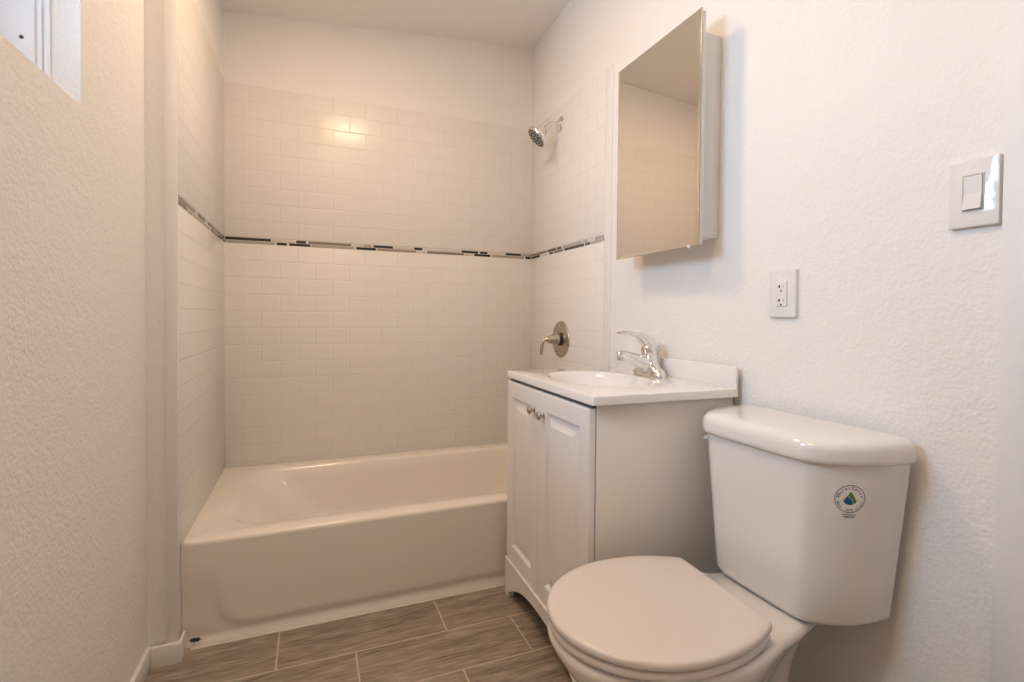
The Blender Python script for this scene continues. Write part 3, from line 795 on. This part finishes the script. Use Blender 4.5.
# efficiency sticker wrapped on the tank's front corner
T_ST, Z_ST = 2.585, 0.667
def tank_surf(a, b_, off):
    """a metres along the surface from the sticker centre (to the viewer's right), b_ metres up"""
    z = Z_ST+b_
    hw, d_ = tank_dim(z)
    t = T_ST; step = 0.0015*(1 if a > 0 else -1); rest = abs(a); p = tank_pt(t, hw, d_, z)
    while rest > 1e-9:
        q = tank_pt(t+0.01*(1 if a > 0 else -1), hw, d_, z); seg = (q-p).length
        if seg >= rest:
            p = p.lerp(q, rest/seg); rest = 0
            t += 0.01*(1 if a > 0 else -1)*rest
        else:
            rest -= seg; p = q; t += 0.01*(1 if a > 0 else -1)
    e = 0.004
    hw2, d2 = hw-e, d_-e
    c = Vector((TB-0.5*d_, TC+0.35*(-hw), z))
    # outward normal from a finite difference of the outline
    q1, q2 = tank_pt(t-0.02, hw, d_, z), tank_pt(t+0.02, hw, d_, z)
    tg = (q2-q1).normalized(); nrm = Vector((tg.y, -tg.x, 0))
    if nrm.dot(p-c) < 0: nrm = -nrm
    return p+nrm*off
bm = bmesh.new()
HS, HT = 0.042, 0.036
g = [[bm.verts.new(tank_surf(-HS+2*HS*i/16, -HT+2*HT*j/4, 0.0004)) for i in range(17)] for j in range(5)]
for j in range(4):
    for i in range(16): bm.faces.new((g[j][i], g[j][i+1], g[j+1][i+1], g[j+1][i]))
stk = obj('efficiency_sticker', bm, DECAL, tk); stk['label'] = 'clear square sticker with a round water drop emblem'
def map_shape(polys, off):
    """polys: list of convex-ish 2D polygons / strips on the sticker"""
    b = bmesh.new()
    for poly in polys:
        b.faces.new([b.verts.new(tank_surf(x, y, off)) for x, y in poly])
    return b
EY = 0.004
R0 = 0.0285
quads = []
for k in range(64):
    a0, a1 = 2*PI*k/64, 2*PI*(k+1)/64
    quads.append([(R0*math.cos(a0), EY+R0*math.sin(a0)), (R0*math.cos(a1), EY+R0*math.sin(a1)),
                  ((R0-0.0014)*math.cos(a1), EY+(R0-0.0014)*math.sin(a1)), ((R0-0.0014)*math.cos(a0), EY+(R0-0.0014)*math.sin(a0))])
obj('emblem_ring', map_shape(quads, 0.0007), INK, tk)
# drop: left/lower half blue, right/upper half green, with a pale S-shaped gap
def drop_half(u):            # outline half-width of the drop at height u in [0,1]
    return 0.0122*(math.sqrt(max(0, 1-((u-0.34)/0.34)**2)) if u < 0.34 else (1-((u-0.34)/0.66))**0.85*(1-0.10*math.sin(PI*(u-0.34)/0.66)))
H0, HH = EY-0.0125, 0.0275
def split(u):                # x of the dividing curve as a fraction of half-width
    return 0.62-1.75*u+0.35*math.sin(PI*u*1.3)
blue, green = [], []
NS = 24
for k in range(NS):
    u0, u1 = k/NS, (k+1)/NS
    w0, w1 = max(drop_half(u0), 1e-4), max(drop_half(u1), 1e-4)
    y0_, y1_ = H0+HH*u0, H0+HH*u1
    s0, s1 = [min(1, max(-1, split(u)*0.0122/ww)) for u, ww in ((u0, w0), (u1, w1))]
    gap = 0.0006
    if s0 > -1 or s1 > -1: blue.append([(-w0, y0_), (max(-w0, s0*w0-gap), y0_), (max(-w1, s1*w1-gap), y1_), (-w1, y1_)])
    if s0 < 1 or s1 < 1: green.append([(min(w0, s0*w0+gap), y0_), (w0, y0_), (w1, y1_), (min(w1, s1*w1+gap), y1_)])
def ok(p):
    A = 0
    for i in range(len(p)): A += p[i][0]*p[(i+1) % len(p)][1]-p[(i+1) % len(p)][0]*p[i][1]
    return abs(A) > 1e-9
obj('emblem_drop_blue', map_shape([p for p in blue if ok(p)], 0.0007), BLUE, tk, smooth=0)
obj('emblem_drop_green', map_shape([p for p in green if ok(p)], 0.0007), GREEN, tk, smooth=0)
def glyph(ch, size):
    cu = bpy.data.curves.new('glyph', 'FONT'); cu.body = ch; cu.size = size; cu.align_x = 'CENTER'; cu.resolution_u = 2; cu.offset = size*0.022
    o = bpy.data.objects.new('glyph', cu); COL.objects.link(o)
    bpy.context.view_layer.update()
    me = bpy.data.meshes.new_from_object(o.evaluated_get(bpy.context.evaluated_depsgraph_get()))
    V = [v.co.copy() for v in me.vertices]; F = [tuple(p.vertices) for p in me.polygons]
    bpy.data.objects.remove(o); bpy.data.curves.remove(cu); bpy.data.meshes.remove(me)
    return V, F
def add_glyph(b, ch, size, x, y, rot):
    V, F = glyph(ch, size); c, s = math.cos(rot), math.sin(rot)
    vs = [b.verts.new(tank_surf(x+v.x*c-v.y*s, y+v.x*s+v.y*c, 0.0008)) for v in V]
    for f in F:
        try: b.faces.new([vs[i] for i in f])
        except ValueError: pass
bm = bmesh.new()
def arc_text(txt, size, r, a_mid, a_step, lower=False):
    n = len(txt)
    for i, ch in enumerate(txt):
        if ch == ' ': continue
        a = a_mid+(i-(n-1)/2)*a_step*(1 if lower else -1)
        add_glyph(bm, ch, size, r*math.cos(a), EY+r*math.sin(a), a+PI/2 if lower else a-PI/2)
arc_text('WaterSense', 0.0084, 0.0198, PI/2, 0.290)
arc_text('Meets', 0.0054, 0.0250, PI*1.19, 0.130, True)
arc_text('EPA', 0.0062, 0.0248, PI*1.5, 0.185, True)
arc_text('Criteria', 0.0054, 0.0250, PI*1.81, 0.105, True)
for sx in (-1, 1): add_glyph(bm, '•', 0.005, sx*0.0232, EY-0.001, 0)
for txt, yy, size in (('Certified by', -0.0295, 0.0048), ('IAPMO R&T', -0.0346, 0.0048)):
    wd = [0.55 if ch not in 'iftr ' else 0.34 for ch in txt]; tot = sum(wd)*size; x = -tot/2
    for ch, k in zip(txt, wd):
        if ch != ' ': add_glyph(bm, ch, size, x+k*size/2, yy, 0)
        x += k*size
obj('sticker_lettering', bm, INK, tk, smooth=0)

# ------------------------------------------------------------------ outlet and switch
def rounded_plate(b, x_wall, thick, y0, y1, z0, z1, bev=0.003):
    R = lambda i, x: [(x, y, z) for y, z, _ in rrect(y0+i, y1-i, z0+i, z1-i, 0.003, 0, 4, 2)]
    loft(b, [R(0, x_wall), R(0, x_wall-thick+bev), R(bev*0.3, x_wall-thick+bev*0.3), R(bev, x_wall-thick)], True, True)
XW = W+PT-0.0003
ol = thing('power_outlet', 'white two-socket wall outlet on the right wall above the toilet tank', 'outlet', (W+PT, -1.645, 1.092))
bm = bmesh.new(); rounded_plate(bm, XW, 0.0095, -1.686, -1.604, 1.030, 1.154)
p = obj('wall_plate', bm, PLATE, ol)
bm = bmesh.new(); rounded_plate(bm, XW-0.009, 0.0035, -1.6615, -1.6285, 1.0585, 1.1255, 0.0012)
rc = obj('receptacle', bm, DEVICE, ol)
xs = XW-0.0126
for zc_ in (1.1105, 1.0745):
    bm = bmesh.new()
    box(bm, xs-0.0002, xs+0.0015, -1.6420, -1.6385, zc_-0.0040, zc_+0.0040)
    box(bm, xs-0.0002, xs+0.0015, -1.6405, -1.6355, zc_-0.0012, zc_+0.0012)
    obj('neutral_slot', bm, DARK, rc)
    bm = bmesh.new(); lathe(bm, (xs+0.0015, -1.6455, zc_-0.0115), (-1, 0, 0), [(0, 0.0026), (0.0017, 0.0026)], 14)
    obj('ground_hole', bm, DARK, rc)
    bm = bmesh.new(); box(bm, xs-0.0002, xs+0.0015, -1.6535, -1.6515, zc_-0.0035, zc_+0.0035)
    obj('hot_slot', bm, GREYSLOT, rc)
for ya_ in (-1.6445, -1.6525):
    bm = bmesh.new(); box(bm, xs-0.0008, xs+0.001, ya_, ya_+0.004, 1.0905, 1.0935, 0.0003)
    obj('test_button', bm, DEVICE, rc)
for zz in (1.0435, 1.1405):
    bm = bmesh.new(); lathe(bm, (XW-0.0093, -1.645, zz), (-1, 0, 0), [(0, 0.003), (0.0008, 0.0026), (0.001, 0.001)], 14)
    obj('plate_screw', bm, DEVICE, p)

sw = thing('light_switch', 'white rocker light switch in a glossy plate beside the door casing', 'light switch', (W+PT, -2.05, 1.263))
bm = bmesh.new(); rounded_plate(bm, XW, 0.0115, -2.0945, -2.016, 1.2005, 1.3255, 0.0025)
p = obj('wall_plate', bm, PLATE, sw)
bm = bmesh.new()
y0, y1, z0, z1 = -2.0725, -2.0385, 1.2300, 1.2970
R = lambda i, x: [(x, y0+i, z0+i), (x, y1-i, z0+i), (x, y1-i, z1-i), (x, y0+i, z1-i)]
loft(bm, [R(0, XW-0.0105), R(0, XW-0.0125), R(0.0018, XW-0.0128), R(0.0019, XW-0.0116)], True, True)
fr_ = obj('switch_frame', bm, mat('switch_gap_shade', (0.50, 0.47, 0.46), 0.4, var=(30, 0.05)), sw)  # shade of the gap around the rocker put into a grey colour
bm = bmesh.new()
a = 0.003
zy = [(z0+a, XW-0.0185), (1.2615, XW-0.0135), (z1-a, XW-0.0150)]
vf = [[bm.verts.new((x, yy, z)) for z, x in zy] for yy in (y0+a, y1-a)]
vb = [[bm.verts.new((XW-0.0110, yy, z)) for z, x in zy] for yy in (y0+a, y1-a)]
for k in range(2):
    bm.faces.new((vf[0][k], vf[1][k], vf[1][k+1], vf[0][k+1])); bm.faces.new((vb[0][k], vb[0][k+1], vb[1][k+1], vb[1][k]))
    for s in (0, 1): bm.faces.new((vf[s][k], vf[s][k+1], vb[s][k+1], vb[s][k]))
for k in (0, 2): bm.faces.new((vf[0][k], vf[1][k], vb[1][k], vb[0][k]))
obj('rocker', bm, DEVICE, sw, smooth=0)
for zz in (1.2135, 1.3130):
    bm = bmesh.new(); lathe(bm, (XW-0.0113, -2.0555, zz), (-1, 0, 0), [(0, 0.003), (0.0008, 0.0026), (0.001, 0.001)], 14)
    obj('plate_screw', bm, DEVICE, p)
